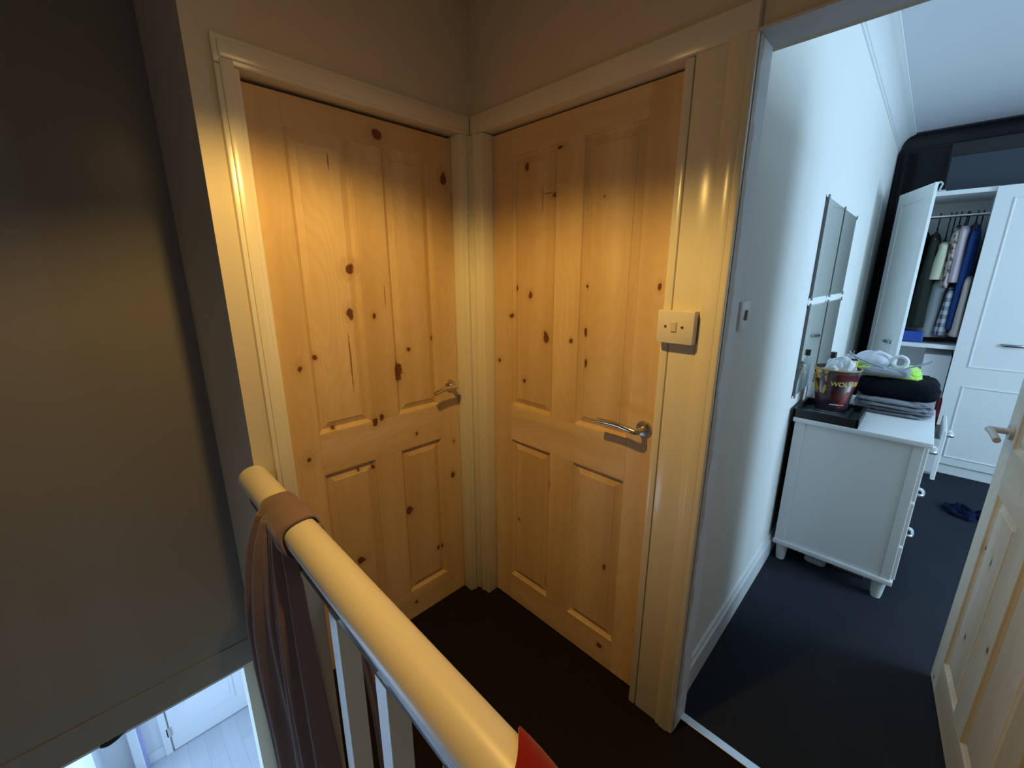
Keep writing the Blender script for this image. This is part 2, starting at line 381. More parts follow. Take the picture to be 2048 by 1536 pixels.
# ------------------------------------------------------------------ panelled pine doors
def lever(root, x, z, side, mat, label=None, L=.125, droop=0.0):
    """lever handle on the front (local -y) at local x,z; side = +1 lever runs to larger x"""
    h = NB()
    rot = Matrix.Rotation(R(90), 3, 'X')
    lathe(h, [(.0255, -.001), (.0255, .006), (.0235, .009), (.011, .010), (.0095, .014), (.0095, .05)], (x, 0, z), 28, rot)
    pts = spline([(x, -.046, z), (x+side*.006, -.052, z), (x+side*.03, -.054, z+.004), (x+side*.07, -.054, z+.005+droop*.4), (x+side*(L), -.052, z-.003+droop)], 7)
    tube(h, pts, .0092, 14)
    o = obj('door_handle', h, mat, root, smooth='auto', world=False)
    if label: o['label'] = label
    return o
def pine_door(name, loc, rot, w, label, knots, tint=(1, 1, 1), seed=0):
    root = thing(name, loc, label, 'door', rot, kind='structure')
    V = pine(name+'_pine_upright', knots, False, seed, tint); Hh = pine(name+'_pine_level', knots, True, seed+5, tint)
    V2 = pine(name+'_pine_panel', knots, False, seed+9, tint)
    T = .040; H = 1.978; s = .098; mx = w/2
    m0, m1 = mx-.054, mx+.054
    zb, z1, z2, zt = .135, .805, .955, 1.895
    obj('stile', bx(0, s, 0, T, 0, H, .0015), V, root, world=False)
    obj('stile', bx(w-s, w, 0, T, 0, H, .0015), V, root, world=False)
    obj('top_rail', bx(s, w-s, 0.0002, T, zt, H, .001), Hh, root, world=False)
    obj('lock_rail', bx(s, w-s, 0.0002, T, z1, z2, .001), Hh, root, world=False)
    obj('bottom_rail', bx(s, w-s, 0.0002, T, 0, zb, .001), Hh, root, world=False)
    obj('mullion', bx(m0, m1, .0003, T, zb, z1, .001), V, root, world=False)
    obj('mullion', bx(m0, m1, .0003, T, z2, zt, .001), V, root, world=False)
    for (x0, x1) in ((s, m0), (m1, w-s)):
        for (a, c_) in ((zb, z1), (z2, zt)):
            b = NB()
            # moulded frame slope, sunk margin, raised field
            def ringz(loops):
                prev = None
                for (ins, y) in loops:
                    vs = [b.verts.new((x0+ins, y, a+ins)), b.verts.new((x1-ins, y, a+ins)), b.verts.new((x1-ins, y, c_-ins)), b.verts.new((x0+ins, y, c_-ins))]
                    if prev:
                        for i in range(4): b.faces.new((prev[i], prev[(i+1) % 4], vs[(i+1) % 4], vs[i]))
                    prev = vs
                b.faces.new(prev)
            ringz([(-.0005, .0005), (.002, .001), (.005, .006), (.010, .0095), (.013, .0125), (.016, .0125), (.034, .0065), (.036, .0045)])
            box(b, x0+.001, x1-.001, .02, .03, a, c_)
            obj('panel', b, V2, root, world=False)
    return root
K1 = [(-.359, 1.939, .016, .014, 1), (-.096, 1.843, .013, .020, 1), (-.487, 1.508, .018, .017, .9), (-.501, 1.364, .011, .018, .9), (-.417, 1.350, .007, .010, .8),
      (-.633, 1.226, .008, .009, .8), (-.285, 1.214, .007, .007, 1), (-.338, 1.134, .016, .034, 1), (-.447, .961, .010, .014, 1), (-.420, .970, .008, .012, 1),
      (-.274, .866, .008, .008, .7), (-.525, .789, .006, .006, .9), (-.467, .780, .006, .009, .9), (-.103, .623, .010, .014, .9), (-.325, .533, .012, .014, 1),
      (-.549, .416, .015, .014, .9), (-.194, .291, .008, .010, .8), (-.17, .285, .007, .009, .8), (-.686, 1.201, .012, .016, .25), (-.692, .884, .014, .02, .2),
      (-.173, 1.244, .006, .010, .5), (-.326, .082, .009, .008, .8), (-.09, 0.78, .008, .01, .5), (-.60, .975, .008, .008, .6),
      (-.515, 1.20, .0035, .125, 2), (-.526, 1.829, .0025, .03, 2), (-.37, 1.42, .002, .05, 2)]
K2 = [(-.254, 1.855, .008, .012, 1), (-.382, 1.750, .012, .007, 1), (-.405, 1.888, .012, .005, .9), (-.205, 1.441, .007, .012, .9), (-.276, 1.415, .010, .013, .9),
      (-.178, 1.331, .008, .009, .9), (-.356, 1.264, .011, .018, 1), (-.476, 1.264, .007, .008, .9), (-.531, 1.298, .008, .012, .9), (-.539, 1.191, .007, .015, .9),
      (-.529, 1.451, .006, .006, .9), (-.785, 1.454, .006, .010, 1), (-.109, 1.145, .009, .009, .8), (-.248, 1.079, .009, .010, .7), (-.389, .681, .006, .020, .7),
      (-.660, .441, .010, .011, .7), (-.664, .09, .012, .010, .9), (-.223, .445, .006, .008, .6), (-.58, 1.72, .006, .006, .3),
      (-.3305, 1.74, .0025, .05, 2), (-.352, 1.757, .022, .0028, 2), (-.374, .211, .002, .04, 2)]
d1 = pine_door('door_1', (-.7485, .0455, .004), 0, .692, 'left of the two closed pine doors, beside the grey stairwell wall',
               [(x+.7485, z-.008, rx, rz, s) for x, z, rx, rz, s in K1])
lever(d1, .7485-.100, 1.030, -1, CHROME, 'chrome lever handle', L=.112, droop=-.004)
d2 = pine_door('door_2', (.0455, -.080, .008), R(-90), .735, 'right closed pine door beside the light switch',
               [(-x-.080, z-.008, rx, rz, s) for x, z, rx, rz, s in K2], seed=2)
lever(d2, .775-.080, 1.010, -1, CHROME, 'chrome lever handle', L=.140, droop=.008)
random.seed(3)
K3 = [(.115, .62, .011, .014, .8), (.13, .30, .006, .012, .6), (.21, .62, .008, .018, .5), (.20, .33, .008, .012, .5), (.05, .03, .008, .008, .7), (.41, .45, .008, .012, .7), (.02, 1.3, .01, .012, .8), (.3, 1.5, .01, .012, .8)]
d3 = pine_door('door_3', (.905, -1.590, .010), R(180+5.6), .762, 'pine bedroom door standing open at the right, daylight tint in its colour', K3, tint=(.98, 1.28, 2.0), seed=4)  # cool tint puts daylight into the pine against the lamp's warmth
lever(d3, .058, 1.000, 1, ALU_WHITE, 'matt silver lever handle', L=.12)

# ------------------------------------------------------------------ light switches
sw = thing('light_switch', (0, -.874, 1.352), 'square cream light switch on the door post beside the right pine door', 'light switch')
obj('switch_plate', bx(-.030, .001, -.924, -.824, 1.306, 1.394, .003), PLASTIC, sw, smooth='auto')
obj('rocker', bx(-.0335, -.029, -.8785, -.8635, 1.338, 1.364, .0015), paint('rocker_plastic', rgb(.70, .60, .50), .4), sw)
for yy in (-.848, -.894):
    b = NB(); lathe(b, [(.0034, 0), (.0034, .0015)], (-.0315, yy, 1.351), 14, Matrix.Rotation(R(90), 3, 'Y')); obj('screw', b, BRASSY, sw)
sw = thing('light_switch', (.27, wy(.27), 1.367), 'white light switch on the bedroom wall just inside the doorway', 'light switch')
yw = wy(.27)
obj('switch_plate', bx(.232, .318, yw-.010, yw+.001, 1.324, 1.410, .003), WHITE, sw, smooth='auto')
b = NB(); prism(b, [(.268, 1.353), (.284, 1.353), (.276, 1.383)], 1, yw-.016, yw-.0095); obj('rocker', b, paint('rocker_shadow', rgb(.2, .2, .2), .4), sw)  # dark triangle: shadow of the rocker, put in as grey colour

# ------------------------------------------------------------------ pendant lamp over the landing (above the picture)
lp = thing('pendant_lamp', (LAMP[0], LAMP[1], LC), 'landing pendant lamp above the picture', 'lamp')
b = NB(); lathe(b, [(.045, 0), (.045, -.02), (.012, -.03)], (LAMP[0], LAMP[1], LC), 24); obj('ceiling_rose', b, WHITE, lp, smooth='auto')
obj('cord', tube(NB(), [(LAMP[0], LAMP[1], LC-.02), (LAMP[0], LAMP[1], LAMP[2]+.14)], .003, 8), WHITE, lp)
b = NB(); lathe(b, [(.02, .15), (.03, .14), (.10, .02), (.11, .004)], LAMP, 32, cap=False); obj('lamp_shade', b, LAMPM, lp, smooth=True, solid=.002)

# ------------------------------------------------------------------ banister
RX = -.866
bn = thing('banister', (RX, 0, 0), 'cream painted wooden banister beside the stairwell', 'banister')
b = NB()
prof = []
for i in range(20):
    a = 2*math.pi*i/20; prof.append((RX+.0395*math.cos(a), .894+.036*math.sin(a)))
prism(b, prof, 1, -2.69, .010)
obj('handrail', b, paint('cream_handrail_paint', rgb(.82, .74, .60), .38, .02, 6, .05, bscale=10), bn, smooth='auto')
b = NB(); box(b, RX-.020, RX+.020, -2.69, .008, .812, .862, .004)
o = obj('under_rail', b, paint('dark_grey_gloss', rgb(.13, .115, .10), .16), bn, smooth='auto'); o['label'] = 'dark glossy rail under the cream handrail'  # darker, glossier grey than the balusters
obj('base_rail', bx(RX-.03, RX+.03, -2.69, .008, .0, .03, .004), WHITE_GLOSS, bn)
y = -.20
while y > -2.6:
    obj('baluster', bx(RX-.021, RX+.021, y-.021, y+.021, .028, .814, .002), WHITE_GLOSS, bn); y -= .20
# fascia of the landing edge on the stair side
struct('trim_13', bx(-.905, -.86, -2.7, .008, -.26, 0.0), WHITE_GLOSS, 'white fascia along the landing edge under the banister', 'trim')

# ------------------------------------------------------------------ mauve scarf tied over the handrail
def fabric(name, col, col2, scale=500):
    t = NT(name); c = t.coord()
    w1 = t.noise(c, scale, 2); w2 = t.noise(c, 4, 3)
    t.l(t.mix(t.math('MULTIPLY_ADD', w1, .3, t.math('MULTIPLY', w2, .6)), rgb(*col), rgb(*col2)), t.b.inputs['Base Color'])
    t.set(.9, 0, .1); t.b.inputs['Sheen Weight'].default_value = .25 if col2[0] > .1 else 0.; t.bump(w1, .25, .001); return t.m
MAUVE = fabric('mauve_brown_cloth', (.21, .135, .125), (.27, .185, .165))
sc = thing('scarf', (RX, -.32, .93), 'mauve brown scarf looped over the handrail and hanging beside the stairwell', 'scarf')
b = NB()
def loopf(u, v):   # u round the rail, v along it
    a = u*2*math.pi
    e = (v-.62-.10*math.sin(a+.5))/.06
    step = .0035*(1/(1+math.exp(-e*2)))               # one lap of the cloth lying over the other
    r = .043+.0035*math.sin(v*math.pi)**.5+step+.0015*math.sin(v*17+a*2)
    yy = -.222-.178*v + .012*math.cos(a)*(v-.3) + .006*math.sin(a*3)
    z = .891+(r-.003)*math.sin(a)
    if math.sin(a) < 0: z = .891+(r+.010)*math.sin(a)
    return (RX+(r+.001)*math.cos(a), yy, z)
grid(b, loopf, 64, 22, closed_u=True)
obj('loop', b, MAUVE, sc, smooth=True, solid=.004)
def strand(path, widths, ang, folds, ph=0.):
    """hanging cloth: path = (x, y, z) centre line; folds = list of (u, depth, sharpness) ridges across the width"""
    P = spline(path, 8); n = len(P); b = NB()
    def f(u, v):
        i = min(int(v*(n-1)), n-2); tt = v*(n-1)-i; p = P[i].lerp(P[i+1], tt)
        k = v*(len(widths)-1); j = min(int(k), len(widths)-2); w = widths[j]+(widths[j+1]-widths[j])*(k-j)
        s_ = u-.5; d = -.028*(2*s_)**4*(.4+.6*v)
        for (fu, dep, sh) in folds:
            c_ = fu+.05*math.sin(v*4+fu*9+ph)
            d += dep*(.55+.45*min(1, v*2.5))*math.exp(-((u-c_)/sh)**2)
        # outwards is -x
        return (p.x - d*math.cos(ang)-s_*w*math.sin(ang), p.y + s_*w*math.cos(ang), p.z)
    grid(b, f, 64, 60)
    return b
obj('hanging_end', strand([(-.906, -.275, .905), (-.928, -.270, .82), (-.946, -.262, .66), (-.950, -.255, .45), (-.945, -.265, .20), (-.945, -.275, -.04), (-.945, -.285, -.15)], [.09, .12, .16, .18, .175, .15, .09], R(10), [(.10, .016, .08), (.42, .030, .13), (.80, .022, .09)], .4), MAUVE, sc, smooth=True, solid=.004)
obj('hanging_end', strand([(-.903, -.350, .905), (-.908, -.365, .80), (-.914, -.385, .62), (-.918, -.40, .40), (-.920, -.415, .15), (-.92, -.42, -.30)], [.075, .11, .135, .16, .19, .19], R(14), [(.16, .026, .09), (.52, .024, .07), (.86, .016, .09)], 2.0), MAUVE, sc, smooth=True, solid=.004)
obj('hanging_end', strand([(-.826, -.35, .90), (-.812, -.40, .80), (-.805, -.50, .6), (-.803, -.56, .40), (-.80, -.57, .20)], [.10, .10, .12, .14, .14], R(-5), [(.3, -.012, .1), (.7, -.014, .1)], .8), MAUVE, sc, smooth=True, solid=.004)
# red garment over the near part of the rail
RED = fabric('red_cloth', (.20, .006, .004), (.27, .010, .006))
b = NB()
def redf(u, v):
    a = R(-65)+u*R(310)-R(0)
    yy = -1.095-.42*v + .012*math.sin(a*2+1) + .015*math.cos(a)
    r = .042+.003*math.sin(v*14+a*2)
    x = RX+r*math.cos(a); z = .894+r*math.sin(a)
    if u < .12: z -= (.12-u)*2.6; x = RX+.040
    if u > .80: z -= (u-.80)*2.8; x = RX-.043
    return (x, yy, z)
grid(b, redf, 60, 24)
rc = obj('draped_garment', b, RED, smooth=True, solid=.004); tag(rc, 'red cloth draped over the near end of the handrail', 'cloth')

# ------------------------------------------------------------------ hall downstairs
b = NB(); box(b, -1.28, -.55, 2.77, 2.87, -.6, 0); box(b, -2.9, -1.345, 2.75, 2.85, -2.6, 0); box(b, -.69, -.55, 2.75, 2.87, -2.6, 0); box(b, -1.345, -.69, 2.75, 2.85, -.62, 0)
struct('wall_hall_far', b, WHITE_HALL, 'white far wall of the hall downstairs', 'wall')
struct('wall_hall_right', bx(-.69, -.55, .72, 2.75, -2.6, -.25), WHITE_HALL, 'white right wall of the hall downstairs', 'wall')
struct('wall_hall_near', bx(-.918, -.55, .60, .72, -2.6, -.251), paint('pale_cream_paint', rgb(.78, .76, .66), .6), 'cream edge of wall in the hall under the landing', 'wall')
struct('wall_hall_under', bx(-.86, -.80, -2.7, .60, -2.6, -.26), WALL_CREAM, 'wall under the landing edge beside the stairs', 'wall')
b = NB(); box(b, -3.0, -2.9, -2.7, .8, -2.6, 0); box(b, -3.0, -2.9, 2.7, 2.85, -2.6, 0)
struct('wall_hall_left', b, WHITE_HALL, 'left wall of the hall downstairs', 'wall')
hd = thing('door_4', (-1.29, 2.745, -2.6), 'white panelled door in the hall downstairs', 'door', kind='structure')
obj('door_leaf', bx(-1.285, -.70, 2.72, 2.76, -2.59, -.64, .002), WHITE_HALL, hd)
for (x0, x1) in ((-1.16, -.80),):
    for (z0, z1) in ((-2.40, -1.86), (-1.68, -.74)):
        b = NB(); box(b, x0, x1, 2.714, 2.722, z0, z1, .003); box(b, x0+.03, x1-.03, 2.711, 2.72, z0+.03, z1-.03, .003)
        obj('panel', b, WHITE_HALL, hd)
for z0 in (-2.42, -1.1):
    b = NB(); lathe(b, [(.009, 0), (.009, .09)], (-1.294, 2.712, z0), 12); box(b, -1.31, -1.275, 2.715, 2.722, z0, z0+.09); obj('hinge', b, ALU_WHITE, hd)
b = NB(); box(b, -1.345, -1.297, 2.715, 2.76, -2.6, -.60, .004)
struct('trim_14', b, WHITE_HALL, 'white architrave of the hall door', 'architrave')
struct('trim_15', bx(-1.535, -1.475, 2.67, 2.75, -2.6, -.5, .006), paint('bright_white_gloss', rgb(.9, .93, .95), .3), 'bright white upright casing on the hall wall', 'casing')
struct('trim_16', bx(-1.475, -1.455, 2.70, 2.75, -2.6, -.5, .002), paint('lilac_white', rgb(.50, .48, .80), .5), 'lilac tinted edge strip beside the bright casing', 'casing')
struct('baseboard_hall', bx(-1.455, -1.345, 2.73, 2.75, -2.6, -2.5, .003), WHITE_HALL, 'white skirting in the hall downstairs', 'baseboard')
b = NB(); box(b, -1.75, -1.70, 2.45, 2.75, -2.6, 0)
struct('wall_hall_nib', b, WHITE_HALL, 'short white wall nib in the hall downstairs', 'wall')
# dark bracket under the bulkhead
b = NB(); tube(b, spline([(-1.395, .612, -.262), (-1.375, .612, -.272), (-1.350, .612, -.266), (-1.334, .612, -.256), (-1.325, .612, -.252)], 6), [.011]*6*4+[.004], 10)
k = obj('bracket', b, BLACK, smooth=True); tag(k, 'small curved black bracket under the bottom edge of the grey wall', 'bracket')

# ------------------------------------------------------------------ bedroom: chest of drawers
CW = WHITE
ch = thing('chest_of_drawers', (1.6, -1.19, 0), 'white chest of drawers against the bedroom wall', 'chest of drawers')
X0, X1, Y0, Y1 = 1.262, 1.955, -1.430, -.962
b = NB(); box(b, X0+.006, X1-.006, Y0+.01, Y1, .11, .785)
for (yy0, yy1) in ((Y0, Y0+.035), (Y1-.045, Y1)): box(b, X0, X1, yy0, yy1, .11, .785, .002)
obj('body', b, CW, ch)
obj('top', bx(X0-.014, X1+.012, Y0-.022, Y1+.008, .785, .808, .004), CW, ch, smooth='auto')
obj('plinth', bx(X0-.008, X1+.008, Y0-.010, Y1+.004, .098, .122, .003), CW, ch, smooth='auto')
for lx in (X0+.035, X1-.035):
    for ly in (Y0+.035, Y1-.035):
        b = NB(); lathe(b, [(.019, 0), (.022, .02), (.028, .085), (.030, .088), (.030, .10)], (lx, ly, 0), 20); obj('leg', b, CW, ch, smooth='auto')
def cup_handle(parent, x, yf, z):
    b = NB(); pts = spline([(x-.045, yf, z), (x-.043, yf-.020, z), (x-.03, yf-.028, z-.003), (x, yf-.030, z-.004), (x+.03, yf-.028, z-.003), (x+.043, yf-.020, z), (x+.045, yf, z)], 5)
    tube(b, pts, .0055, 10, flat=1.5)
    obj('handle', b, BRIGHTSTEEL, parent, smooth='auto')
def drawer(x0, x1, z0, z1, pull, handles):
    yf = Y0-.014-pull
    root = obj('drawer', bx(x0, x1, yf, yf+.016, z0, z1, .004), CW, ch)
    if pull:
        bb = NB(); box(bb, x0+.02, x0+.03, yf+.016, Y0, z0+.02, z1-.05); box(bb, x1-.03, x1-.02, yf+.016, Y0, z0+.02, z1-.05); box(bb, x0+.02, x1-.02, yf+.016, Y0, z0+.02, z0+.03)
        o2 = obj('drawer_box', bb, CW, ch)
    for hx in handles:
        # handles are sub-parts of the drawer
        b = NB(); z = z1-.05
        pts = spline([(hx-.045, yf, z), (hx-.043, yf-.020, z), (hx-.03, yf-.028, z-.003), (hx, yf-.030, z-.004), (hx+.03, yf-.028, z-.003), (hx+.043, yf-.020, z), (hx+.045, yf, z)], 5)
        tube(b, pts, .0055, 10, flat=1.5)
        bmesh.ops.translate(b, verts=b.verts, vec=-ch.location)
        h = obj('handle', b, BRIGHTSTEEL, None, smooth='auto'); h.parent = root
drawer(X0+.006, X1-.006, .128, .300, 0, (1.56,))
drawer(X0+.006, X1-.006, .308, .520, 0, (1.56,))
drawer(X0+.006, 1.605, .528, .778, 0, (1.44,))
drawer(1.612, X1-.006, .528, .778, .055, (1.78,))

# ---- black tray
tr = thing('tray', (1.40, -1.075, .808), 'black tray on the near corner of the white chest', 'tray')
tx0, tx1, ty0, ty1, tz = 1.252, 1.548, -1.203, -.948, .808
b = NB()
box(b, tx0, tx0+.012, ty0, ty1, tz, tz+.042, .002); box(b, tx1-.012, tx1, ty0, ty1, tz, tz+.042, .002)
box(b, tx0, tx1, ty0, ty0+.012, tz, tz+.042, .002); box(b, tx0, tx1, ty1-.012, ty1, tz, tz+.042, .002)
obj('rim', b, BLACK, tr)
obj('base', bx(tx0+.01, tx1-.01, ty0+.01, ty1-.01, tz, tz+.008), paint('smoky_tray_base', rgb(.09, .13, .13), .15), tr)
obj('grip', bx(tx0+.05, tx1-.05, ty0+.045, ty0+.06, tz+.008, tz+.034, .003), BLACK, tr)

# ---- popcorn tub with printed lettering
TX, TY, TZ = 1.487, -1.063, .817
def tubmat():
    t = NT('printed_tub'); c = t.coord()
    sp = t.n('ShaderNodeSeparateXYZ'); t.l(c, sp.inputs[0])
    an = t.math('ARCTAN2', sp.outputs[1], sp.outputs[0])       # -pi..pi, ~-2.5 faces the viewer
    n1 = t.noise(c, 16, 3, .6); n2 = t.noise(c, 30, 3)
    a2 = t.math('ADD', an, t.math('MULTIPLY', t.math('SUBTRACT', n1, .5), 1.1))
    base = t.mix(t.ramp(n2, [(.42, rgb(0, 0, 0)), (.6, rgb(1, 1, 1))]), rgb(.018, .008, .012), rgb(.085, .008, .008))
    rot_ = t.math('ADD', t.math('MULTIPLY', sp.outputs[1], 1.0), t.math('MULTIPLY', t.math('SUBTRACT', n1, .5), .05))
    yel = t.mix(t.ramp(n2, [(.50, rgb(0, 0, 0)), (.54, rgb(1, 1, 1))]), rgb(.50, .27, .03), rgb(.05, .02, .03))
    f = t.ramp(t.math('ADD', t.math('MULTIPLY', rot_, 5), .5), [(.60, rgb(0, 0, 0)), (.62, rgb(1, 1, 1))])
    f = t.math('MULTIPLY', f, t.ramp(t.math('ADD', t.math('MULTIPLY', sp.outputs[2], 4), n1), [(.80, rgb(0, 0, 0)), (.84, rgb(1, 1, 1))]))
    col = t.mix(f, base, yel)
    # dark lower part and grey streak
    g_ = t.ramp(t.math('MULTIPLY', sp.outputs[2], 5), [(.18, rgb(1, 1, 1)), (.34, rgb(0, 0, 0))])
    col = t.mix(t.math('MULTIPLY', g_, .7), col, rgb(.03, .03, .045))
    t.l(col, t.b.inputs['Base Color']); t.set(.28); return t.m
tb = thing('popcorn_tub', (TX, TY, TZ), 'dark red and yellow printed tub standing in the black tray', 'tub')
H = .222; r0, r1 = .064, .096
b = NB(); lathe(b, [(r0-.001, 0), (r0, .003), (r0+.001, .006), (r1, H), ], (TX, TY, TZ), 48, cap=False)
obj('wall', b, tubmat(), tb, smooth=True, solid=.002)
b = NB(); lathe(b, [(r1+.001, H-.006), (r1+.003, H-.003), (r1+.003, H), (r1-.001, H+.001)], (TX, TY, TZ), 48, cap=False)
obj('rim', b, paint('gold_rim', rgb(.42, .30, .10), .35), tb, smooth=True)
b = NB(); lathe(b, [(r0+.001, .0), (r0+.003, .003), (r0+.002, .007)], (TX, TY, TZ), 48, cap=False)
obj('base_ring', b, BRIGHTSTEEL, tb, smooth=True)
b = NB(); lathe(b, [(r0-.003, .004), (r0-.003, .006)], (TX, TY, TZ), 32); obj('floor_disc', b, BLACK, tb)
def wrap_text(txt, size, a_mid, h, mat, name, parent, off=.0018, sx=1.0):
    cu = bpy.data.curves.new(name, 'FONT'); cu.body = txt; cu.size = size; cu.align_x = 'CENTER'; cu.offset = size*.02
    tmp = bpy.data.objects.new(name, cu); COL.objects.link(tmp)
    dg = bpy.context.evaluated_depsgraph_get(); me = bpy.data.meshes.new_from_object(tmp.evaluated_get(dg))
    bpy.data.objects.remove(tmp)
    b = NB(); b.from_mesh(me)
    bmesh.ops.subdivide_edges(b, edges=[e for e in b.edges if e.calc_length() > .01], cuts=2)
    for v in b.verts:
        z = h+v.co.y; r = r0+(r1-r0)*z/H+off
        a = a_mid+v.co.x*sx/r
        v.co = Vector((TX+r*math.cos(a), TY+r*math.sin(a), TZ+z))
    return obj(name, b, mat, parent)
YEL = paint('yellow_print', rgb(.75, .50, .12), .35)
# viewer sees the tub from (-x, -y): direction angle about -174 deg
vdir = math.atan2(CY-TY, CX-TX)
wrap_text('WOLVERINE', .032, vdir+.78, .142, YEL, 'lettering', tb, sx=.95)
def wrap_patch(parent, name, a0, a1, z0, z1, mat, skew=0, off=.0012):
    b = NB()
    def f(u, v):
        z = z0+(z1-z0)*v; r = r0+(r1-r0)*z/H+off; a = a0+(a1-a0)*u+skew*v
        return (TX+r*math.cos(a), TY+r*math.sin(a), TZ+z)
    grid(b, f, 12, 6); return obj(name, b, mat, parent)
wrap_patch(tb, 'printed_band', vdir+.05, vdir+1.25, .170, .200, paint('dark_red_print', rgb(.10, .010, .010), .3))
wrap_patch(tb, 'printed_band', vdir+.35, vdir+.60, .03, .115, paint('bright_red_print', rgb(.30, .03, .02), .3), skew=.35)
wrap_patch(tb, 'printed_band', vdir-.10, vdir+.75, .042, .047, paint('white_line_print', rgb(.7, .7, .7), .3), skew=0)
b = NB()   # crumpled clear film sticking out of the tub
def filmf(u, v):
    a = u*2*math.pi; r = .075*(1-v)**.6+.002
    n_ = noise.noise(Vector((math.cos(a)*2, math.sin(a)*2, v*4)))
    return (TX+(r+n_*.012)*math.cos(a), TY+(r+n_*.012)*math.sin(a)-.01, TZ+H-.03+v*.085+n_*.03*(1-abs(v-.5)))
grid(b, filmf, 40, 14, closed_u=True)
t = NT('milky_plastic_film'); t.b.inputs['Base Color'].default_value = rgb(.75, .78, .82); t.set(.25); t.b.inputs['Alpha'].default_value = .75
o = obj('plastic_bag', b, t.m, smooth=False); tag(o, 'crumpled milky plastic bag bulging out of the printed tub', 'plastic bag')

# ---- spray bottle with yellow label behind the tub
bo = thing('bottle', (1.72, -1.09, .808), 'dark bottle with yellow label and black nozzle behind the printed tub', 'bottle')
BXx, BYy = 1.72, -1.085
b = NB(); lathe(b, [(.030, 0), (.032, .006), (.032, .235), (.028, .25), (.014, .262)], (BXx, BYy, .808), 28); obj('body', b, paint('dark_bottle', rgb(.02, .012, .018), .2), bo, smooth='auto')
b = NB(); lathe(b, [(.0325, .205), (.0325, .240)], (BXx, BYy, .808), 28, cap=False); obj('label', b, paint('yellow_label', rgb(.75, .62, .05), .4), bo, smooth=True)
b = NB(); lathe(b, [(.027, .250), (.026, .268), (.012, .272)], (BXx, BYy, .808), 24); obj('collar', b, paint('grey_collar', rgb(.55, .58, .62), .3), bo, smooth='auto')
b = NB(); lathe(b, [(.008, .27), (.009, .290), (.006, .295)], (BXx, BYy, .808), 16); obj('nozzle', b, BLACK, bo, smooth='auto')
for (x_, y_, h_, r_, cap_, lab) in ((1.62, -.985, .20, .020, WHITE, 'slim white bottle between the printed tub and the wall'),
                               (1.78, -1.00, .265, .024, BLACK, 'tall clear bottle with black cap near the mirror tiles')):
    r_o = thing('bottle', (x_, y_, .808), lab, 'bottle')
    b = NB(); lathe(b, [(r_-.002, 0), (r_, .004), (r_, h_*.8), (r_*.5, h_*.88)], (x_, y_, .808), 20); obj('body', b, paint('pale_bottle', rgb(.62, .70, .75), .2), r_o, smooth='auto')
    b = NB(); lathe(b, [(r_*.6, h_*.87), (r_*.6, h_)], (x_, y_, .808), 16); obj('cap', b, cap_, r_o, smooth='auto')

# ---- folded clothes pile
def folded(name, label, x0, x1, y0, y1, z0, z1, mat, layers=3, seed=0, group='folded clothes on the chest', cat='folded clothes'):
    b = NB()
    cx, cy = (x0+x1)/2, (y0+y1)/2
    hz = (z1-z0)/layers
    for k in range(layers):
        za, zb_ = z0+hz*k, z0+hz*(k+1)
        rx, ry = (x1-x0)/2-.006*((k*7+seed) % 3), (y1-y0)/2-.006*((k*5+seed) % 3)
        def f(u, v):
            a = u*2*math.pi; ph = (v-.5)*math.pi
            cxx = math.copysign(abs(math.cos(a))**.35, math.cos(a)); sy = math.copysign(abs(math.sin(a))**.35, math.sin(a))
            c = max(0., math.cos(ph))**.28
            n_ = noise.noise(Vector((math.cos(a)*2.2+seed, math.sin(a)*2.2, v*2+k*3)))
            n2_ = noise.noise(Vector((math.cos(a)*8+seed, math.sin(a)*8, v*5+k*5)))
            return (cx+rx*cxx*c*(1+.05*n_+.04*n2_), cy+ry*sy*c*(1+.06*n_+.05*n2_), (za+zb_)/2+(hz*.56)*math.sin(ph)+(.009*n_+.006*n2_)*(c if v > .5 or k else 0))
        grid(b, f, 72, 16, closed_u=True)
    o = obj(name, b, mat, smooth=True); tag(o, label, cat, group); return o
GREYF = fabric('grey_knit', (.13, .14, .17), (.32, .34, .39), 120)
BLKF = fabric('black_cloth', (.004, .005, .008), (.010, .012, .018))
folded('folded_garment', 'crumpled grey garments at the bottom of the pile on the white chest', 1.60, 1.94, -1.445, -1.135, .809, .882, GREYF, 4, 1)
folded('folded_garment', 'thick folded black garment on top of the grey ones on the chest', 1.63, 1.97, -1.455, -1.115, .880, .975, BLKF, 1, 2)
folded('folded_garment', 'neon yellow green garment on top of the black one', 1.70, 1.93, -1.37, -1.10, .974, 1.020, fabric('neon_cloth', (.42, .78, .06), (.62, .92, .18)), 2, 3)
folded('folded_garment', 'thin grey garment draped over the neon one', 1.66, 1.80, -1.33, -1.13, .99, 1.022, fabric('pale_grey_cloth', (.22, .24, .27), (.34, .36, .40)), 1, 6)
# white coils and hanger on the pile
for i, (yy, rr, lab) in enumerate(((-1.20, .034, 'white elastic coil on the neon garment, the one nearer the wall'), (-1.275, .030, 'white elastic coil on the neon garment, the one further from the wall'))):
    b = NB()
    lathe_pts = [(1.80+.0*math.cos(a), yy+rr*math.cos(a), 1.040+rr*.95*math.sin(a)+.012) for a in [2*math.pi*k/28 for k in range(29)]]
    tube(b, lathe_pts, .009, 10)
    o = obj('elastic_coil', b, paint('white_elastic', rgb(.75, .78, .85), .6), smooth=True); tag(o, lab, 'coil', 'white coils on the clothes pile')
b = NB()
def puff(u, v):
    a = u*2*math.pi; ph = (v-.5)*math.pi; n_ = noise.noise(Vector((math.cos(a)*2+5, math.sin(a)*2, v*3)))
    return (1.84+.07*math.cos(a)*math.cos(ph)*(1+.2*n_), -1.17+.085*math.sin(a)*math.cos(ph)*(1+.2*n_), 1.045+.045*math.sin(ph)*(1+.4*n_))
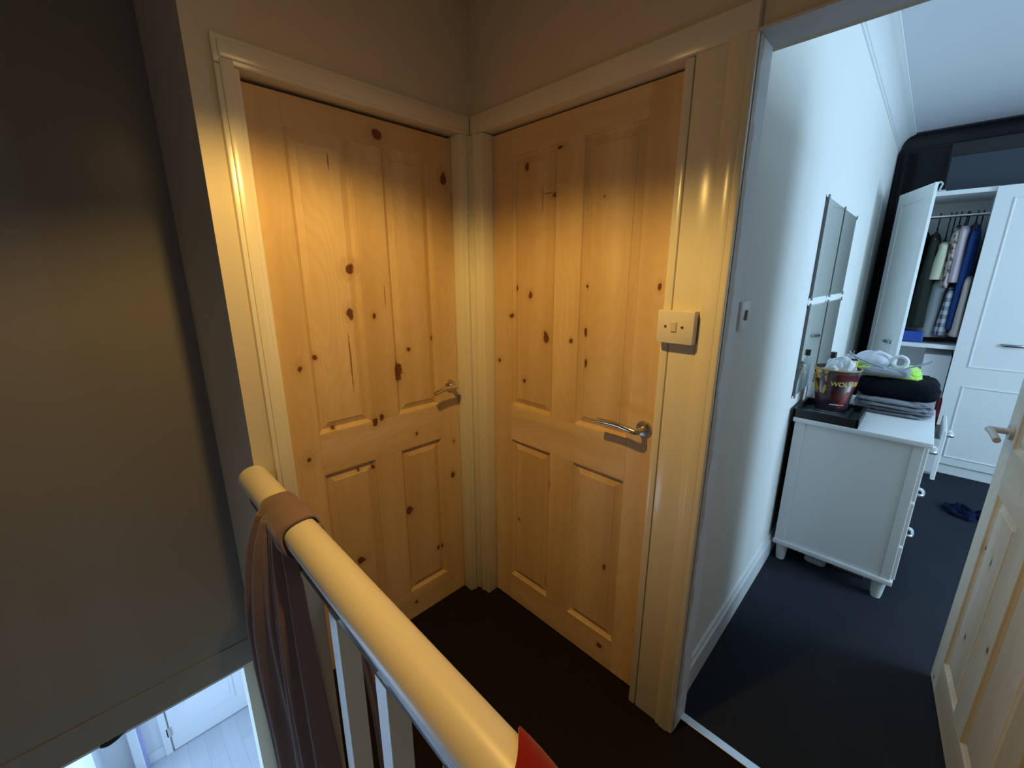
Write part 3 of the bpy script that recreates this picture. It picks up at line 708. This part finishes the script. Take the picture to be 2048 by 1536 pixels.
grid(b, puff, 32, 14, closed_u=True)
o = obj('crumpled_garment', b, fabric('white_cloth', (.60, .64, .74), (.75, .78, .86)), smooth=True); tag(o, 'crumpled white garment heaped behind the white coils', 'garment')
b = NB(); tube(b, spline([(1.74, -1.395, 1.085), (1.74, -1.380, 1.070), (1.73, -1.33, 1.045), (1.72, -1.26, 1.010), (1.70, -1.22, 1.030), (1.70, -1.13, 1.060), (1.70, -1.085, 1.085), (1.70, -1.075, 1.10)], 8), .0045, 8)
o = obj('clothes_hanger', b, paint('grey_hanger', rgb(.34, .42, .50), .35), smooth=True); tag(o, 'thin grey wire clothes hanger lying on the clothes pile', 'clothes hanger')
b = NB(); tube(b, spline([(1.73, -1.19, .813), (1.70, -1.24, .813), (1.70, -1.32, .813), (1.75, -1.395, .813), (1.77, -1.405, .813)], 8), .0055, 8)
o = obj('strap', b, paint('pink_plastic', rgb(.75, .45, .58), .35), smooth=True); tag(o, 'thin pink hanger bar lying on the chest top in front of the grey clothes', 'hanger')
# dark red cloth at the far edge of the chest
folded('folded_garment', 'dark red cloth hanging at the far front corner of the chest', 1.90, 1.99, -1.475, -1.44, .70, .86, fabric('maroon_cloth', (.10, .01, .015), (.15, .02, .02)), 1, 4)

# ---- mirror tiles with corner clips
TH = [(1.236, 1.700), (1.706, 2.165)]
for (za, zb_, rowl) in ((1.386, 1.818, 'upper'), (.915, 1.350, 'lower')):
    for i, (xa, xb) in enumerate(TH):
        y0_ = wy((xa+xb)/2)
        m = thing('mirror_tile', ((xa+xb)/2, y0_, za), '%s mirror tile on the bedroom wall, the one %s' % (rowl, 'nearer the doorway' if i == 0 else 'nearer the wardrobe'), 'mirror', group='mirror tiles on the bedroom wall')
        b = NB(); prism(b, [(xa, wy(xa)-.010), (xb, wy(xb)-.010), (xb, wy(xb)-.004), (xa, wy(xa)-.004)], 2, za, zb_)
        obj('glass', b, MIRROR, m)
        b = NB(); prism(b, [(xa, wy(xa)-.0042), (xb, wy(xb)-.0042), (xb, wy(xb)+.001), (xa, wy(xa)+.001)], 2, za, zb_)
        prism(b, [(xa-.004, wy(xa)-.0125), (xa+.002, wy(xa)-.0125), (xa+.002, wy(xa)+.001), (xa-.004, wy(xa)+.001)], 2, za, zb_)
        obj('backing', b, paint('dark_mirror_backing', rgb(.12, .12, .12), .6), m)
        for cx_ in (xa, xb):
            for cz_ in (za, zb_):
                b = NB(); lathe(b, [(.011, 0), (.011, .006)], (cx_, wy(cx_)-.008, cz_), 12, Matrix.Rotation(R(90), 3, 'X')); obj('clip', b, paint('grey_clip', rgb(.22, .24, .25), .4), m)

# ---- clear bag and box under the chest
folded('storage_bag', 'clear white plastic bag under the chest of drawers', 1.33, 1.50, -1.20, -1.08, .001, .085, paint('hazy_plastic', rgb(.42, .47, .56), .2), 2, 5, None, 'plastic bag')
b = bx(1.40, 1.60, -1.345, -1.215, .001, .05, .004)
o = obj('cardboard_box', b, paint('brown_card', rgb(.14, .10, .085), .7)); tag(o, 'flat brown box under the chest of drawers beside the plastic bag', 'box')
# ---- dark socks on the floor
SOCK = fabric('dark_navy_cloth', (.004, .008, .030), (.010, .016, .050))
for (cx_, cy_, rx_, ry_, ro, lab) in ((2.61, -1.70, .10, .065, .5, 'crumpled dark navy sock on the bedroom carpet, the one further from the door'), (2.63, -1.84, .065, .10, .2, 'crumpled dark sock on the bedroom carpet, half hidden by the open pine door')):
    b = NB()
    def f(u, v):
        a = u*2*math.pi; ph = v*math.pi/2; n_ = noise.noise(Vector((math.cos(a)*2.5+cx_*9, math.sin(a)*2.5+cy_*7, v*3)))
        x_, y_ = rx_*math.cos(a)*math.cos(ph)*(1+.35*n_), ry_*math.sin(a)*math.cos(ph)*(1+.35*n_)
        return (cx_+x_*math.cos(ro)-y_*math.sin(ro), cy_+x_*math.sin(ro)+y_*math.cos(ro), .001+.05*math.sin(ph)*(1+.6*n_))
    grid(b, f, 36, 12, closed_u=True)
    o = obj('sock', b, SOCK, smooth=True); tag(o, lab, 'sock', 'dark socks on the bedroom floor')

# ------------------------------------------------------------------ wardrobe
WX = 3.35; WT = 2.075
wd = thing('wardrobe', (3.6, -1.6, 0), 'large white wardrobe with its left door open', 'wardrobe')
b = NB(); yl = -1.035
box(b, WX, 3.86, yl-.018, yl, 0, WT); box(b, WX, 3.86, -1.535, -1.517, 0, WT); box(b, WX, 3.86, -3.0, yl, WT-.03, WT); box(b, WX, 3.86, -3.0, yl, .06, .08)
box(b, 3.845, 3.86, -3.0, yl, .05, WT); box(b, WX+.01, 3.86, -3.0, -2.98, 0, WT)
obj('carcass', b, WHITE, wd)
obj('plinth', bx(WX-.004, WX+.02, -3.0, yl, 0, .075, .002), WHITE, wd)
obj('shelf', bx(WX+.01, 3.845, -1.517, yl-.018, .955, .985), WHITE, wd)
b = NB(); lathe(b, [(.013, 0), (.013, .46)], (3.58, -1.515, 1.925), 16, Matrix.Rotation(R(-90), 3, 'X')); obj('clothes_rail', b, BRIGHTSTEEL, wd, smooth='auto')
dr = obj('inner_drawer', bx(3.42, 3.84, -1.51, -1.36, .20, .90, .004), WHITE, wd)
def wdoor(origin, ang, w, hx):
    """door panel: local x across, facing local -y"""
    M = Matrix.Translation(origin) @ Matrix.Rotation(ang, 4, 'Z')
    b = NB(); box(b, 0, w, -.018, 0, .08, WT-.004, .002)
    bmesh.ops.transform(b, matrix=M, verts=b.verts); d = obj('door', b, WHITE, wd)
    def sub(name, bb, mat):
        bmesh.ops.transform(bb, matrix=M, verts=bb.verts)
        bmesh.ops.translate(bb, verts=bb.verts, vec=-Vector(wd.location))
        o = obj(name, bb, mat, None, smooth='auto'); o.parent = d; return o
    for (z0, z1) in ((.14, .70), (.84, WT-.08)):
        bb = NB(); prev = None
        for (ins, yy) in ((0, -.0182), (.002, -.0235), (.008, -.0235), (.012, -.0185), (.014, -.0182)):
            vs = [bb.verts.new((.085+ins, yy, z0+ins)), bb.verts.new((w-.085-ins, yy, z0+ins)), bb.verts.new((w-.085-ins, yy, z1-ins)), bb.verts.new((.085+ins, yy, z1-ins))]
            if prev:
                for i in range(4): bb.faces.new((prev[i], prev[(i+1) % 4], vs[(i+1) % 4], vs[i]))
            prev = vs
        sub('bead_moulding', bb, WHITE)
    bb = NB(); tube(bb, spline([(hx-.05, -.018, 1.02), (hx-.045, -.034, 1.02), (hx, -.042, 1.02), (hx+.045, -.034, 1.02), (hx+.05, -.018, 1.02)], 6), .006, 10, flat=1.6)
    sub('handle', bb, paint('dark_nickel', rgb(.35, .35, .38), .3, metal=1.))
    return d
# open left door (hinge at the left side, swung out), then closed doors
hinge = Vector((3.335, -1.035, 0)); tip = Vector((2.865, -1.232, 0))
wdoor(hinge, math.atan2(tip.y-hinge.y, tip.x-hinge.x), (tip-hinge).length, .36)
def closed(y0, w, hx): wdoor(Vector((WX-.001, y0, 0)), R(-90), w, hx)
closed(-1.512, .50, .27); closed(-2.014, .49, .24); closed(-2.506, .49, .24)
# navy boxed panels above the wardrobe
ob = thing('overhead_cupboard', (3.7, -2.0, WT), 'dark navy overhead cupboard above the wardrobe', 'cupboard')
obj('body', bx(3.62, 3.895, -3.0, -1.235, WT+.001, 2.44, .003), BLACKWALL, ob)
obj('door', bx(3.605, 3.62, -2.10, -1.245, WT+.012, 2.345, .003), NAVY, ob)
obj('door', bx(3.605, 3.62, -2.98, -2.11, WT+.012, 2.345, .003), NAVY, ob)
b = NB(); tube(b, spline([(3.40, -1.225, 2.076), (3.40, -1.23, 2.11), (3.41, -1.235, 2.135), (3.41, -1.22, 2.15), (3.41, -1.21, 2.135)], 5), .006, 8); tube(b, [(3.40, -1.26, 2.084), (3.40, -1.20, 2.084)], .008, 8)
o = obj('hook', b, paint('pale_hook', rgb(.6, .62, .66), .4), smooth=True); tag(o, 'small pale hook on top of the wardrobe above the open door', 'hook')
# dark curtain-like strip in the corner
b = NB()
def cur(u, v): return (3.84+.018*math.sin(u*math.pi*3), -.925-.10*u, .02+(2.46-.02)*v)
grid(b, cur, 60, 4)
o = obj('curtain', b, paint('near_black_curtain', rgb(.016, .012, .016), .85), smooth=True, solid=.004); tag(o, 'near black curtain hanging in the corner left of the wardrobe', 'curtain')

# hanging garments
def plaid():
    t = NT('plaid_cloth'); c = t.coord(); sp = t.n('ShaderNodeSeparateXYZ'); t.l(c, sp.inputs[0])
    a = t.math('GREATER_THAN', t.math('FRACT', t.math('MULTIPLY', sp.outputs[2], 16)), .5)
    b_ = t.math('GREATER_THAN', t.math('FRACT', t.math('MULTIPLY', t.math('ADD', sp.outputs[0], sp.outputs[1]), 22)), .5)
    t.l(t.mix(t.math('MULTIPLY', t.math('ADD', a, b_), .5), rgb(.04, .05, .09), rgb(.50, .52, .58)), t.b.inputs['Base Color']); t.set(.9); return t.m
def floral():
    t = NT('floral_cloth'); c = t.coord()
    t.l(t.ramp(t.noise(c, 26, 2), [(.40, rgb(.55, .45, .43)), (.5, rgb(.48, .38, .35)), (.58, rgb(.10, .08, .07))]), t.b.inputs['Base Color']); t.set(.9); return t.m
def garment(y, zt, zb, wtop, wbot, xw, mat, label, lean=0., kind='garment'):
    root = thing(kind, (3.58, y, 1.925), label, 'garment', group='clothes hanging in the wardrobe')
    b = NB()
    def f(u, v):
        a = u*2*math.pi
        z = zt+(zb-zt)*v
        sh = min(1, (v*9)**.6) if v < .11 else 1
        rx = xw*(.25+.75*sh)
        ry = 1.35*(wtop+(wbot-wtop)*v**.8)*(.5+.5*sh)/2
        n_ = .22*math.sin(a*5+y*40+v*2)+.12*math.sin(a*9+v*5)
        return (3.58-.0+rx*math.cos(a)*(1+.04*n_), y+lean*v+ry*math.sin(a)*(1+n_), z-.05*(1-abs(math.cos(a)))*0)
    g_ = grid(b, f, 48, 24, closed_u=True)
    b.faces.new(list(reversed(g_[0]))); b.faces.new(g_[-1])
    obj('cloth', b, mat, root, smooth=True)
    b = NB()
    tube(b, spline([(3.58, y, zt-.01), (3.58, y, zt+.03), (3.58, y, zt+.045)], 4) if zt < 1.86 else [(3.58, y, zt-.01), (3.58, y, zt+.02)], .004, 6)
    tube(b, spline([(3.58, y, 1.89), (3.60, y, 1.905), (3.605, y, 1.935), (3.58, y, 1.947), (3.56, y, 1.935)], 5), .004, 6)
    tube(b, [(3.58, y, zt), (3.58, y, 1.89)], .004, 6)
    tube(b, spline([(3.58-xw*.8, y, zt-.05), (3.58, y, zt+.012), (3.58+xw*.8, y, zt-.05)], 6), .011, 8)
    obj('hanger', b, BLACK, root, smooth=True)
    return root
garment(-1.105, 1.85, 1.10, .07, .10, .20, fabric('dark_green_cloth', (.012, .02, .016), (.03, .04, .03)), 'very dark green garment at the left end of the wardrobe rail')
garment(-1.190, 1.82, 1.20, .06, .09, .19, fabric('black_green_cloth', (.008, .012, .012), (.02, .025, .022)), 'black garment behind the open wardrobe door')
garment(-1.262, 1.80, 1.10, .05, .10, .20, fabric('olive_cloth', (.015, .02, .016), (.03, .036, .03)), 'dark olive garment beside the cream top in the wardrobe')
garment(-1.318, 1.74, 1.46, .06, .145, .19, fabric('cream_cloth', (.50, .52, .36), (.62, .62, .45)), 'short pale cream top in the open wardrobe', lean=.0)
garment(-1.345, 1.47, 1.03, .09, .15, .17, fabric('grey_green_cloth', (.20, .23, .24), (.30, .33, .33)), 'grey skirt hanging below the cream top', lean=.01)
garment(-1.372, 1.84, 1.40, .035, .05, .20, floral(), 'dark patterned beige shirt in the middle of the wardrobe rail', lean=.0)
garment(-1.405, 1.85, 1.44, .045, .07, .21, fabric('pale_pink_cloth', (.46, .38, .42), (.60, .52, .55)), 'pale pink shirt hanging beside the blue one')
garment(-1.415, 1.42, 1.05, .04, .06, .20, plaid(), 'blue and white plaid shirt hanging low in the wardrobe', lean=.005)
garment(-1.456, 1.85, 1.10, .05, .06, .20, fabric('blue_cloth', (.020, .055, .20), (.03, .08, .28)), 'royal blue garment near the right of the wardrobe opening')
garment(-1.484, 1.50, 1.05, .045, .075, .23, fabric('beige_cloth', (.50, .42, .38), (.58, .50, .45)), 'plain beige garment at the right of the wardrobe opening', lean=-.01)
o = obj('storage_box', bx(3.40, 3.60, -1.33, -1.15, .986, 1.07, .01), paint('blue_plastic', rgb(.02, .07, .35), .4)); tag(o, 'blue box on the wardrobe floor shelf under the clothes', 'box')
